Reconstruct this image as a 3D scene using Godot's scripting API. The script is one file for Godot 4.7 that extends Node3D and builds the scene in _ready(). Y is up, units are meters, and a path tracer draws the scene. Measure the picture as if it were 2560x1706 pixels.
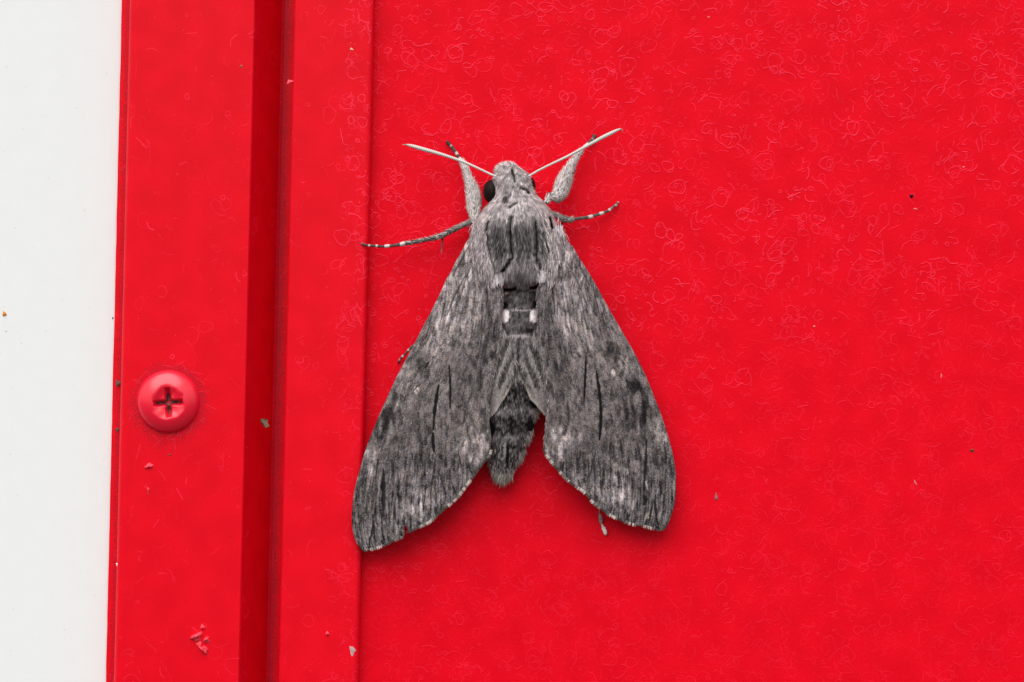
extends Node3D

# ---------------------------------------------------------------- photograph scale
const ROLL := 0.02349          # the camera leans a little: plumb lines tilt in the picture
const DIST := 0.39             # lens to panel, metres
const PX := 6.25e-5            # metres per photograph pixel on the panel (z = 0)
const MM := 0.001

var noise := FastNoiseLite.new()
var noise_b := FastNoiseLite.new()
var noise_f := FastNoiseLite.new()
var rng := RandomNumberGenerator.new()
var used := {}


# a photograph pixel on the vertical plane at height z, as x and y of the world
func at(px: float, py: float, z: float) -> Vector2:
	var s := PX * (DIST - z) / DIST
	return Vector2((px - 1280.0) * s, (853.0 - py) * s).rotated(ROLL)


func at3(px: float, py: float, z: float, plane: float) -> Vector3:
	var p := at(px, py, plane)
	return Vector3(p.x, p.y, z)


func lin(r: float, g: float, b: float) -> Color:
	return Color(r / 255.0, g / 255.0, b / 255.0).srgb_to_linear()


# ---------------------------------------------------------------- nodes
func numbered(called: String) -> String:
	used[called] = used.get(called, -1) + 1
	return called if used[called] == 0 else "%s_%03d" % [called, used[called]]


func tag(o: Node3D, label: String, category: String, group := "", kind := "") -> Node3D:
	if label: o.set_meta("label", label)
	if category: o.set_meta("category", category)
	if group: o.set_meta("group", group)
	if kind: o.set_meta("kind", kind)
	return o


func thing(called: String, label: String, category: String, where := Vector3.ZERO, group := "") -> Node3D:
	var o := Node3D.new()
	o.name = numbered(called)
	add_child(o)
	o.position = where
	return tag(o, label, category, group)


func obj(called: String, mesh: Mesh, m: Material, parent: Node = self) -> MeshInstance3D:
	var o := MeshInstance3D.new()
	o.mesh = mesh
	o.material_override = m
	if parent == self:
		o.name = numbered(called)
		add_child(o)
	else:
		var n := called
		var k := 0
		while parent.has_node(NodePath(n)):
			k += 1
			n = "%s_%03d" % [called, k]
		o.name = n
		parent.add_child(o, true)
	o.cast_shadow = GeometryInstance3D.SHADOW_CASTING_SETTING_ON
	return o


# ---------------------------------------------------------------- mesh building
class Shape:
	var v := PackedVector3Array()
	var n := PackedVector3Array()
	var c := PackedColorArray()
	var uv := PackedVector2Array()
	var idx := PackedInt32Array()

	func tri(a: int, b: int, d: int) -> void:
		idx.append(a); idx.append(b); idx.append(d)

	func put(p: Vector3, col := Color.WHITE, u := Vector2.ZERO) -> int:
		v.append(p); c.append(col); uv.append(u)
		return v.size() - 1

	# rows run downwards, columns to the right, seen from the front
	func grid(rows: int, cols: int, point: Callable, skip = null, flip := false) -> void:
		var first := v.size()
		for j in rows:
			for i in cols:
				point.call(j, i)
		for j in rows - 1:
			for i in cols - 1:
				if skip != null and skip.call(j, i): continue
				var a := first + j * cols + i
				if flip:
					tri(a, a + cols, a + 1); tri(a + 1, a + cols, a + cols + 1)
				else:
					tri(a, a + 1, a + cols); tri(a + 1, a + cols + 1, a + cols)

	func commit(smooth := true) -> ArrayMesh:
		var arr := []
		arr.resize(Mesh.ARRAY_MAX)
		var m := ArrayMesh.new()
		if not smooth:      # every face keeps its own normal
			var fv := PackedVector3Array()
			var fn := PackedVector3Array()
			var fc := PackedColorArray()
			var fu := PackedVector2Array()
			for k in range(0, idx.size(), 3):
				var normal := (v[idx[k + 2]] - v[idx[k]]).cross(v[idx[k + 1]] - v[idx[k]]).normalized()
				for e in 3:
					fv.append(v[idx[k + e]]); fn.append(normal); fc.append(c[idx[k + e]]); fu.append(uv[idx[k + e]])
			arr[Mesh.ARRAY_VERTEX] = fv
			arr[Mesh.ARRAY_NORMAL] = fn
			arr[Mesh.ARRAY_COLOR] = fc
			arr[Mesh.ARRAY_TEX_UV] = fu
			m.add_surface_from_arrays(Mesh.PRIMITIVE_TRIANGLES, arr)
			return m
		arr[Mesh.ARRAY_VERTEX] = v
		arr[Mesh.ARRAY_COLOR] = c
		arr[Mesh.ARRAY_TEX_UV] = uv
		arr[Mesh.ARRAY_INDEX] = idx
		if n.size() == v.size() and v.size() > 0:
			arr[Mesh.ARRAY_NORMAL] = n
			m.add_surface_from_arrays(Mesh.PRIMITIVE_TRIANGLES, arr)
			return m
		var st := SurfaceTool.new()
		st.create_from_arrays(arr, Mesh.PRIMITIVE_TRIANGLES)
		st.generate_normals()
		return st.commit()


# a tapered, bent hair: three triangles
func hair(s: Shape, root: Vector3, dir: Vector3, up: Vector3, length: float, width: float, col: Color, lift: float) -> void:
	var side := dir.cross(up).normalized() * width * 0.5
	var mid := root + dir * length * 0.5 + up * lift
	var tip := root + dir * length + up * lift * 0.7
	var f := s.v.size()
	for p: Vector3 in [root - side, root + side, mid - side * 0.85, mid + side * 0.85, tip]:
		s.v.append(p); s.c.append(col); s.uv.append(Vector2.ZERO)
		s.n.append(up)
	s.tri(f, f + 2, f + 1); s.tri(f + 1, f + 2, f + 3); s.tri(f + 2, f + 4, f + 3)


# a tube through points with radii and colours per point; ridges are ring bulges
func tube(s: Shape, pts: PackedVector3Array, rad: PackedFloat32Array, cols: PackedColorArray, sides := 10, squash := 1.0) -> void:
	var first := s.v.size()
	var last := pts.size() - 1
	for k in pts.size():
		var t := (pts[mini(k + 1, last)] - pts[maxi(k - 1, 0)]).normalized()
		var side := t.cross(Vector3.BACK)
		if side.length() < 0.05: side = Vector3.RIGHT
		side = side.normalized()
		var up := side.cross(t).normalized()
		for i in sides:
			var a := TAU * i / sides
			s.put(pts[k] + (side * cos(a) + up * sin(a) * squash) * rad[k], cols[k])
	for k in last:
		for i in sides:
			var a := first + k * sides + i
			var b := first + k * sides + (i + 1) % sides
			s.tri(a, a + sides, b); s.tri(b, a + sides, b + sides)
	for e in [[first, 0], [first + last * sides, 1]]:
		for i in range(1, sides - 1):
			if e[1] == 0: s.tri(e[0], e[0] + i, e[0] + i + 1)
			else: s.tri(e[0], e[0] + i + 1, e[0] + i)


func table(tab: Array, key: float, field: int) -> float:
	if key <= tab[0][0]: return tab[0][field]
	for k in range(1, tab.size()):
		if key <= tab[k][0]:
			var t: float = (key - tab[k - 1][0]) / (tab[k][0] - tab[k - 1][0])
			var p0: float = tab[maxi(k - 2, 0)][field]
			var p3: float = tab[mini(k + 1, tab.size() - 1)][field]
			var a: float = tab[k - 1][field]
			var b: float = tab[k][field]
			var c := cubic_interpolate(a, b, p0, p3, t)
			return clampf(c, minf(a, b), maxf(a, b))
	return tab[tab.size() - 1][field]


func path_dist(p: Vector2, line: Array) -> float:
	var best := 1e9
	for k in line.size() - 1:
		var q := Geometry2D.get_closest_point_to_segment(p, line[k], line[k + 1])
		best = minf(best, p.distance_to(q))
	return best


# ---------------------------------------------------------------- materials
func paint_material(albedo: Texture2D, relief: Texture2D, depth: float) -> StandardMaterial3D:
	var m := StandardMaterial3D.new()
	m.albedo_texture = albedo
	m.roughness = 0.42
	m.metallic_specular = 0.19
	m.heightmap_enabled = relief != null
	m.heightmap_texture = relief
	m.heightmap_scale = depth
	return m


func plain(col: Color, rough: float, spec := 0.3) -> StandardMaterial3D:
	var m := StandardMaterial3D.new()
	m.albedo_color = col
	m.roughness = rough
	m.metallic_specular = spec
	return m


func tinted(rough: float, spec := 0.25, sheen := 0.0) -> StandardMaterial3D:
	var m := StandardMaterial3D.new()
	m.vertex_color_use_as_albedo = true
	m.roughness = rough
	m.metallic_specular = spec
	if sheen > 0.0:
		m.rim_enabled = true
		m.rim = sheen
	return m


# ---------------------------------------------------------------- painted surface textures
class Canvas:
	var w: int
	var h: int
	var a := PackedFloat32Array()

	func _init(width: int, height: int) -> void:
		w = width; h = height
		a.resize(w * h)

	func dab(x: float, y: float, r: float, amount: float) -> void:
		var x0 := maxi(int(x - r - 1), 0)
		var x1 := mini(int(x + r + 2), w)
		var y0 := maxi(int(y - r - 1), 0)
		var y1 := mini(int(y + r + 2), h)
		for j in range(y0, y1):
			for i in range(x0, x1):
				var d := ((i - x) * (i - x) + (j - y) * (j - y)) / (r * r)
				if d < 1.0:
					var g := amount * (1.0 - d)
					if g > a[j * w + i]: a[j * w + i] = g

	func line(p: Vector2, q: Vector2, r: float, amount: float) -> void:
		var steps := int(p.distance_to(q) / 0.8) + 1
		for k in steps + 1:
			var m := p.lerp(q, float(k) / steps)
			dab(m.x, m.y, r, amount)


# outlines of dried drops and crinkles of old paint: closed rings, open arcs and threads
func crinkles(c: Canvas, count: int, strength: Callable, box: Rect2) -> void:
	for k in count:
		var x := rng.randf_range(box.position.x, box.end.x)
		var y := rng.randf_range(box.position.y, box.end.y)
		var amount: float = strength.call(x, y) * rng.randf_range(0.25, 1.0)
		if amount < 0.06: continue
		var kind := rng.randf()
		var r := 3.5 + 20.0 * pow(rng.randf(), 2.4)
		if kind < 0.55:
			var squeeze := rng.randf_range(0.6, 1.0)
			var turn := rng.randf() * PI
			var ph := rng.randf() * TAU
			var ph2 := rng.randf() * TAU
			var full := rng.randf() < 0.45
			var from := rng.randf() * TAU
			var sweep := TAU if full else rng.randf_range(1.2, 4.6)
			var steps := 22
			var old := Vector2.ZERO
			for i in steps + 1:
				var an := from + sweep * i / steps
				var rr := r * (1.0 + 0.13 * sin(2.0 * an + ph) + 0.1 * sin(3.0 * an + ph2) + 0.05 * sin(7.0 * an + ph))
				var p := Vector2(cos(an) * rr, sin(an) * rr * squeeze).rotated(turn) + Vector2(x, y)
				if i > 0: c.line(old, p, 1.45, amount * (0.45 + 0.55 * absf(sin(an * 1.3 + ph2))))
				old = p
		elif kind < 0.9:
			var p := Vector2(x, y)
			var an := rng.randf() * TAU
			var bend := rng.randf_range(-0.25, 0.25)
			for i in rng.randi_range(3, 9):
				var q := p + Vector2.from_angle(an) * 4.0
				c.line(p, q, 1.5, amount)
				p = q
				an += bend + rng.randf_range(-0.3, 0.3)
		else:
			c.dab(x, y, rng.randf_range(1.3, 2.4), minf(amount * 1.5, 1.0))


# red paint: base colour, mottled by its own grain, with pale residue where the mask is
func red_image(mask: Canvas, dust: Canvas) -> Image:
	var w := mask.w
	var h := mask.h
	var data := PackedByteArray()
	data.resize(w * h * 3)
	noise.frequency = 0.011
	var big := noise.get_image(w, h, false, false, false).get_data()
	noise_b.frequency = 0.31
	var fine := noise_b.get_image(w, h, false, false, false).get_data()
	var have := dust != null
	for k in w * h:
		var g := (big[k] - 128) * 0.045 + (fine[k] - 128) * 0.085
		var m := mask.a[k]
		var r := 217.0 + g
		var gg := 5.0 + g * 0.2
		var b := 28.0 + g * 0.3
		if m > 0.0:
			r += 24.0 * m; gg += 64.0 * m; b += 68.0 * m
		if have:
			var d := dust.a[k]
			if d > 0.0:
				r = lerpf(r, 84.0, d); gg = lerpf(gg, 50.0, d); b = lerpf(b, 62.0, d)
		data[k * 3] = clampi(int(r), 0, 255)
		data[k * 3 + 1] = clampi(int(gg), 0, 255)
		data[k * 3 + 2] = clampi(int(b), 0, 255)
	return Image.create_from_data(w, h, false, Image.FORMAT_RGB8, data)


func relief_image(mask: Canvas) -> Image:
	var w := mask.w
	var h := mask.h
	noise_b.frequency = 0.05
	noise_b.seed = 77
	var wavy := noise_b.get_image(w, h, false, false, false).get_data()
	noise_b.seed = 5
	var data := PackedByteArray()
	data.resize(w * h)
	for k in w * h:
		data[k] = clampi(int(60.0 + wavy[k] * 0.05 + 160.0 * mask.a[k]), 0, 255)
	return Image.create_from_data(w, h, false, Image.FORMAT_L8, data)


# ---------------------------------------------------------------- the red board and its trim
const FACE := 0.0025           # trim faces stand this far in front of the panel
const HIGH := 0.16             # half height that is built

func slab(called: String, x0: float, x1: float, z0: float, z1: float, m: Material, uv_from: Vector2, uv_size: Vector2) -> MeshInstance3D:
	var s := Shape.new()
	var f := 0
	var face := func(p: Array) -> void:
		for q: Vector3 in p:
			s.put(q, Color.WHITE, Vector2((q.x - uv_from.x) / uv_size.x, (uv_from.y - q.y) / uv_size.y))
		var k := s.v.size() - 4
		s.tri(k, k + 1, k + 2); s.tri(k, k + 2, k + 3)
	face.call([Vector3(x0, HIGH, z1), Vector3(x1, HIGH, z1), Vector3(x1, -HIGH, z1), Vector3(x0, -HIGH, z1)])
	face.call([Vector3(x1, HIGH, z0), Vector3(x0, HIGH, z0), Vector3(x0, -HIGH, z0), Vector3(x1, -HIGH, z0)])
	face.call([Vector3(x0, HIGH, z0), Vector3(x0, HIGH, z1), Vector3(x0, -HIGH, z1), Vector3(x0, -HIGH, z0)])
	face.call([Vector3(x1, HIGH, z1), Vector3(x1, HIGH, z0), Vector3(x1, -HIGH, z0), Vector3(x1, -HIGH, z1)])
	face.call([Vector3(x0, HIGH, z0), Vector3(x1, HIGH, z0), Vector3(x1, HIGH, z1), Vector3(x0, HIGH, z1)])
	face.call([Vector3(x0, -HIGH, z1), Vector3(x1, -HIGH, z1), Vector3(x1, -HIGH, z0), Vector3(x0, -HIGH, z0)])
	return obj(called, s.commit(false), m)


func px_x(px: float, z: float) -> float:
	return at(px, 853.0, z).x


func build_wall() -> void:
	noise.frequency = 0.02
	noise_b.frequency = 0.4
	var w := 700
	var h := 1024
	var a := noise.get_image(w, h, false, false, false).get_data()
	var b := noise_b.get_image(w, h, false, false, false).get_data()
	var c := Canvas.new(w, h)
	for k in 150:
		c.dab(rng.randf() * w, rng.randf() * h, rng.randf_range(1.0, 2.0), rng.randf_range(0.05, 0.35))
	var data := PackedByteArray()
	data.resize(w * h * 3)
	for k in w * h:
		var g := (a[k] - 128) * 0.006 + (b[k] - 128) * 0.02 - 110.0 * c.a[k]
		data[k * 3] = clampi(int(221.0 + g), 0, 255)
		data[k * 3 + 1] = clampi(int(223.0 + g), 0, 255)
		data[k * 3 + 2] = clampi(int(223.0 + g), 0, 255)
	var m := StandardMaterial3D.new()
	m.albedo_texture = ImageTexture.create_from_image(Image.create_from_data(w, h, false, Image.FORMAT_RGB8, data))
	m.roughness = 0.55
	m.metallic_specular = 0.3
	var x1 := px_x(283.0, -0.0015) + 0.002
	var o := slab("white_wall", x1 - 0.25, x1, -0.02, -0.0015, m, Vector2(x1 - w * 8e-5, 0.041), Vector2(w, h) * 8e-5)
	tag(o, "smooth white painted wall at the left beside the red trim", "wall", "", "structure")


func build_panel() -> void:
	var w := 1760
	var h := 1840
	var c := Canvas.new(w, h)
	var strong := func(x: float, y: float) -> float:
		var n := 0.72 + 0.3 * noise.get_noise_2d(x * 0.5, y * 0.5)
		var fade := 1.0 - 0.52 * smoothstep(900.0, 1500.0, y + 0.25 * x)
		return clampf(n * fade, 0.0, 1.0)
	noise.frequency = 0.011
	crinkles(c, 7200, strong, Rect2(0, 0, w, h))
	for k in 120:      # fine scratches and rub marks
		var p := Vector2(rng.randf() * w, rng.randf() * h)
		c.line(p, p + Vector2.from_angle(rng.randfn(0.7, 0.7)) * rng.randf_range(6.0, 70.0), 1.0, rng.randf_range(0.08, 0.3))
	var relief := relief_image(c)
	var left := px_x(915.0, FACE) - 0.004
	var m := paint_material(ImageTexture.create_from_image(red_image(c, null)), ImageTexture.create_from_image(relief), 0.012)
	var o := slab("red_panel", left, left + 0.34, -0.012, 0.0, m, Vector2(left, h * PX * 0.5), Vector2(w, h) * PX)
	tag(o, "flat glossy red painted panel with pale dried ring marks behind the moth", "panel", "", "structure")


func build_trim() -> void:
	# profile from left to right, as [x, z]; the groove is cut between the two faces
	var xa := px_x(283.0, -0.0005)
	var xb := px_x(300.5, FACE)
	var xc := px_x(617.0, FACE)
	var xe := px_x(716.5, FACE)
	var xf := px_x(915.0, FACE)
	var deep := -0.0075
	var xd := px_x(688.0, deep)
	var r := 0.0015
	var parts := {
		"outer_flange": [[xa, -0.0016], [xa + 0.00004, -0.0006], [xa + 0.0002, -0.0005], [xb, -0.0005]],
		"screwed_face": [[xb, -0.0006], [xb, FACE - r]],
		"groove": [[xc, FACE - 0.00015], [xc + 0.00012, FACE - 0.0004], [xd - 0.0002, deep + 0.0002], [xd + 0.0003, deep], [xe - 0.0003, deep], [xe, deep + 0.0003], [xe, FACE - 0.0002]],
		"inner_face": [[xe, FACE - 0.0002], [xe + 0.0002, FACE]],
	}
	for k in range(1, 9):
		var a := PI * 0.5 * k / 8.0
		parts.screwed_face.append([xb + r - r * cos(a), FACE - r + r * sin(a)])
	parts.screwed_face.append([xc - 0.00015, FACE])
	parts.screwed_face.append([xc, FACE - 0.00015])
	for k in 8:
		var a := PI * 0.5 * k / 7.0
		parts.inner_face.append([xf - 0.0008 + 0.0008 * sin(a), FACE - 0.0008 + 0.0008 * cos(a)])
	parts.inner_face.append([xf, -0.0004])
	# one unrolled texture for the four strips
	var reach := 0.0
	var spans := {}
	for key: String in parts:
		var start := reach
		for k in range(1, parts[key].size()):
			reach += Vector2(parts[key][k][0] - parts[key][k - 1][0], parts[key][k][1] - parts[key][k - 1][1]).length()
		spans[key] = start
	var w := int(reach / PX) + 2
	var h := 1840
	var top := h * PX * 0.5
	var mask := Canvas.new(w, h)
	var dust := Canvas.new(w, h)
	noise.frequency = 0.013
	var faint := func(x: float, y: float) -> float: return clampf(0.42 + 0.5 * noise.get_noise_2d(x, y), 0.0, 1.0)
	crinkles(mask, 900, faint, Rect2(0, 0, w, h))
	# wrinkled runs of paint down the inner edge, thicker towards the top
	var edge := reach / PX - 46.0
	for k in 260:
		var y := rng.randf() * h
		var near := Rect2(edge - rng.randf_range(4.0, 62.0), y, 6, 6)
		crinkles(mask, 1, func(_x: float, yy: float) -> float: return 0.95 - 0.5 * smoothstep(500.0, 1300.0, yy), near)
	# dust that has gathered in the bottom of the groove, in the fold of the flange and round the screw
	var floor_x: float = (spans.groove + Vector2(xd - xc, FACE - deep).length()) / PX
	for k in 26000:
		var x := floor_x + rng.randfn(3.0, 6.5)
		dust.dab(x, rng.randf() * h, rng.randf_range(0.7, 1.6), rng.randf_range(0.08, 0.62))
	for k in 16:
		var y := rng.randf() * h
		mask.line(Vector2(floor_x + rng.randf_range(-50.0, -6.0), y), Vector2(floor_x + rng.randf_range(8.0, 26.0), y + rng.randfn(0.0, 9.0)), 1.1, rng.randf_range(0.15, 0.45))
	for k in 60:      # fine straight scratches
		var p := Vector2(rng.randf() * w, rng.randf() * h)
		mask.line(p, p + Vector2.from_angle(rng.randfn(1.5, 0.5)) * rng.randf_range(8.0, 60.0), 1.0, rng.randf_range(0.1, 0.4))
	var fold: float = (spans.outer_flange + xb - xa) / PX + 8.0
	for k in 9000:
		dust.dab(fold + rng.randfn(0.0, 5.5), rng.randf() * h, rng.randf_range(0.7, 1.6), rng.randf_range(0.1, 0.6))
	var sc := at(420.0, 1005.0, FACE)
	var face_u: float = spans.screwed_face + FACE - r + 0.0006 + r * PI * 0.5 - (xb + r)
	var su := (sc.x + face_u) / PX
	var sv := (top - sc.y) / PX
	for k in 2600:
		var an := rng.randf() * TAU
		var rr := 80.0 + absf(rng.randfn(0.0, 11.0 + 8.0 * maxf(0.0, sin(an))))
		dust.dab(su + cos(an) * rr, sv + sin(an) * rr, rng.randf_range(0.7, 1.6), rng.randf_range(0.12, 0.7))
	for k in 26:   # thin threads of cobweb by the screw
		var an := rng.randf() * TAU
		var p := Vector2(su + cos(an) * 92.0, sv + sin(an) * 92.0)
		mask.line(p, p + Vector2.from_angle(rng.randf() * TAU) * rng.randf_range(8.0, 34.0), 1.2, 0.5)
	for k in 420:
		var p := Vector2(rng.randf() * w, rng.randf() * h)
		mask.dab(p.x, p.y, rng.randf_range(0.9, 1.9), rng.randf_range(0.3, 1.0))
	var m := paint_material(ImageTexture.create_from_image(red_image(mask, dust)), ImageTexture.create_from_image(relief_image(mask)), 0.005)
	m.roughness = 0.36
	m.metallic_specular = 0.25
	var t := thing("red_trim", "red painted grooved metal trim running vertically beside the white wall", "trim", Vector3(xa, -HIGH, 0))
	for key: String in parts:
		var prof: Array = parts[key]
		var s := Shape.new()
		var u: PackedFloat32Array = [spans[key]]
		for k in range(1, prof.size()):
			u.append(u[k - 1] + Vector2(prof[k][0] - prof[k - 1][0], prof[k][1] - prof[k - 1][1]).length())
		var rows := 161
		s.grid(rows, prof.size(), func(j: int, i: int) -> void:
			var y := HIGH - 2.0 * HIGH * j / (rows - 1)
			var ragged := 0.0
			if key == "outer_flange" and i < 3: ragged = 0.00004 * noise.get_noise_2d(j * 40.0, 3.0)
			s.put(Vector3(prof[i][0] + ragged - xa, y + HIGH, prof[i][1]), Color.WHITE, Vector2(u[i] / (w * PX), (top - y) / (h * PX))))
		obj(key, s.commit(false), m, t)
	build_screw(t, Vector3(sc.x - xa, sc.y + HIGH, FACE))
	# lumps and torn flakes of paint on the faces
	var red := tinted(0.35, 0.35)
	for f in [[492, 1593, 15, 11, 0.5, 0.9], [509, 1624, 14, 8, 2.5, 0.8], [516, 1601, 8, 9, 1.1, 0.7], [506, 1568, 6, 6, 0.2, 0.5], [498, 1612, 9, 7, 1.8, 0.4], [372, 1165, 12, 6, 0.3, 0.5], [818, 1584, 5, 5, 0.0, 0.4], [370, 1227, 3, 9, 0.1, 0.3], [724, 205, 9, 5, 0.4, 0.25]]:
		var p := at(f[0], f[1], FACE)
		var o := obj("paint_flake", flake(f[2] * PX, f[3] * PX, f[5] * MM, f[4], lin(230, 60, 78)), red, t)
		o.position = Vector3(p.x - xa, p.y + HIGH, FACE - 0.00005)
	var chip := at(880.0, 1628.0, FACE)
	var bare := obj("paint_chip", flake(7 * PX, 14 * PX, 0.08 * MM, 0.1, lin(178, 150, 148)), tinted(0.5), t)
	bare.position = Vector3(chip.x - xa, chip.y + HIGH, FACE - 0.00002)
	bare.set_meta("label", "bare grey chip where the red paint has come off")


# an uneven little lump with a torn upper edge
func flake(rx: float, ry: float, tall: float, turn: float, col: Color) -> ArrayMesh:
	var s := Shape.new()
	var n := 11
	var ph := rng.randf() * 9.0
	s.grid(7, n + 1, func(j: int, i: int) -> void:
		var a := TAU * (i % n) / n
		var k := 1.0 - j / 6.0
		k = 1.0 - k
		var jag := 1.0 + 0.3 * sin(3.0 * a + ph) * k + 0.18 * sin(5.0 * a + 2.0 * ph) * k
		var p := Vector2(cos(a) * rx, sin(a) * ry).rotated(turn) * k * jag
		var z := tall * sqrt(maxf(0.0, 1.0 - k * k)) * (0.7 + 0.3 * sin(a + ph)) + tall * 0.25 * sin(7.0 * a * k + ph) * k * (1.0 - k)
		s.put(Vector3(p.x, p.y, z), col), null, true)
	return s.commit()


func build_screw(parent: Node, where: Vector3) -> void:
	var s := Shape.new()
	var n := 121
	var rad := 78.0 * PX
	var tall := 0.0021
	var red := lin(224, 18, 48)
	var worn := lin(92, 52, 54)
	var cross := func(x: float, y: float) -> float:      # how deep the recess is, in millimetres, at a place in millimetres
		var p := Vector2(x - 0.22, y + 0.1).rotated(-0.09)
		var wob := 0.09 * noise.get_noise_2d(x * 130.0, y * 130.0)
		var d1 := maxf(absf(p.x) - 0.37 + 0.06 * absf(p.y), absf(p.y) - 2.1)
		var d2 := maxf(absf(p.y) - 0.37 + 0.06 * absf(p.x), absf(p.x) - 2.1)
		var d := minf(d1, d2) + wob
		var r := p.length()
		d = minf(d, r - 0.62)
		return 1.05 * (1.0 - smoothstep(-0.36, 0.34, d)) + 0.62 * (1.0 - smoothstep(1.1, 2.9, r + wob * 2.0))
	noise.frequency = 0.004
	s.grid(n, n + 120, func(j: int, i: int) -> void:
		var r := sin(PI * 0.5 * j / (n - 1.0)) * rad
		var a := TAU * i / (n + 119.0)
		var q := r / rad
		var x := cos(a) * r
		var y := sin(a) * r
		var lump := 0.09 * noise.get_noise_2d(x / MM * 55.0 + 300.0, y / MM * 55.0) * MM
		var z := tall * pow(maxf(0.0, 1.0 - pow(q, 2.6)), 0.62) + lump * (1.0 - q)
		var cut: float = cross.call(x / MM, y / MM)
		z = maxf(z - cut * MM, 0.0001)
		var grain := 0.5 + 0.9 * noise.get_noise_2d(x / MM * 160.0, y / MM * 160.0 + 80.0)
		var col := red.lerp(worn, clampf((cut - 0.95) * 2.5, 0.0, 1.0) * clampf(0.45 + grain, 0.0, 1.0))
		s.put(Vector3(x, y, z), col))
	var low := Shape.new()
	var coat := tinted(0.3, 0.58)
	var o := obj("screw", s.commit(), coat, parent)
	o.position = where
	o.set_meta("label", "domed cross-head screw painted over in red")


# ---------------------------------------------------------------- the moth
const MOTH_Z := 0.005
var moth: Node3D
var origin := Vector3.ZERO
var marks := {}


# a photograph pixel on the moth, in the moth's own axes, z in millimetres
func on_moth(px: float, py: float, z_mm: float) -> Vector3:
	var p := at(px, py, MOTH_Z)
	return Vector3(p.x, p.y, z_mm * MM) - origin


const COSTA_L := [[592, 1176], [607, 1166], [631, 1154], [654, 1140], [677, 1129], [700, 1115], [727, 1103], [759, 1087], [810, 1061], [865, 1033], [905, 1011], [945, 989], [1005, 962], [1062, 937], [1125, 913], [1180, 897], [1225, 885], [1273, 879], [1307, 878], [1333, 881], [1358, 889], [1377, 901], [1381, 907]]
const INNER_L := [[592, 1222], [640, 1240], [690, 1246], [708, 1252], [724, 1258], [742, 1258], [760, 1257], [800, 1256], [850, 1252], [886, 1247], [920, 1240], [950, 1233], [975, 1227], [1010, 1223], [1050, 1222], [1080, 1225], [1108, 1227], [1130, 1226], [1144, 1219], [1157, 1208], [1191, 1185], [1210, 1168], [1241, 1146], [1263, 1122], [1281, 1103], [1295, 1086], [1307, 1071], [1318, 1049], [1332, 1022], [1344, 1005], [1354, 982], [1362, 970], [1367, 955], [1375, 928], [1381, 908]]
const COSTA_R := [[575, 1396], [585, 1412], [602, 1418], [620, 1433], [644, 1447], [671, 1465], [703, 1484], [731, 1500], [759, 1516], [810, 1545], [862, 1575], [906, 1599], [948, 1619], [996, 1638], [1033, 1653], [1074, 1667], [1118, 1679], [1144, 1686], [1188, 1692], [1229, 1692], [1267, 1688], [1304, 1677], [1322, 1668], [1330, 1662]]
const INNER_R := [[575, 1374], [640, 1364], [690, 1358], [708, 1350], [724, 1342], [742, 1341], [760, 1342], [800, 1341], [840, 1342], [870, 1347], [905, 1353], [940, 1359], [970, 1362], [1000, 1365], [1031, 1366], [1060, 1364], [1090, 1361], [1110, 1358], [1129, 1361], [1146, 1373], [1168, 1388], [1185, 1405], [1210, 1429], [1226, 1456], [1255, 1481], [1275, 1505], [1289, 1527], [1306, 1561], [1314, 1589], [1319, 1618], [1328, 1646], [1330, 1660]]
const HEIGHT_IN := [[590, 8.2], [700, 7.9], [760, 7.3], [900, 6.8], [1050, 6.0], [1150, 5.2], [1390, 4.4]]
const HEIGHT_OUT_L := [[590, 7.2], [680, 5.6], [800, 4.8], [1000, 4.0], [1200, 3.7], [1390, 3.6]]
const HEIGHT_OUT_R := [[570, 7.2], [680, 5.8], [800, 4.6], [1000, 3.5], [1200, 3.0], [1340, 2.8]]


func wing_u(px: float, py: float, left: bool) -> float:      # 0 at the inner margin, 1 at the leading edge
	var xc := table(COSTA_L if left else COSTA_R, py, 1)
	var xi: float
	if left: xi = table(INNER_L, minf(py, 1120.0), 1)
	else: xi = table(INNER_R, minf(py, 1108.0), 1)
	return clampf((px - xi) / (xc - xi) if absf(xc - xi) > 1.0 else 0.0, 0.0, 1.0)


func wing_z(px: float, py: float, left: bool) -> float:
	var u := wing_u(px, py, left)
	var zi := table(HEIGHT_IN, py, 1)
	var zo := table(HEIGHT_OUT_L if left else HEIGHT_OUT_R, py, 1)
	var z := lerpf(zi, zo, u) + 0.75 * sin(PI * u)
	var tone := smoothstep(620.0, 760.0, py)
	z += tone * (0.05 * sin(u * 46.0) + 0.05 * sin(u * 21.0 + 1.0))              # veins and the folds between them
	z += 0.10 * noise.get_noise_2d(px * 1.2, py * 0.5)
	return z


func blob(c: Canvas, x: float, y: float, rx: float, ry: float, turn: float, amount: float) -> void:
	var r := maxf(rx, ry) * 1.25
	var ca := cos(turn)
	var sa := sin(turn)
	for j in range(maxi(int(y - r), 0), mini(int(y + r), c.h)):
		for i in range(maxi(int(x - r), 0), mini(int(x + r), c.w)):
			var dx := i - x
			var dy := j - y
			var u := (dx * ca + dy * sa) / rx
			var v := (dy * ca - dx * sa) / ry
			var d := u * u + v * v + 0.75 * noise_b.get_noise_2d(i * 1.6, j * 0.55)
			if d < 1.0: c.a[j * c.w + i] += amount * smoothstep(0.0, 1.0, 1.0 - d)


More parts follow.
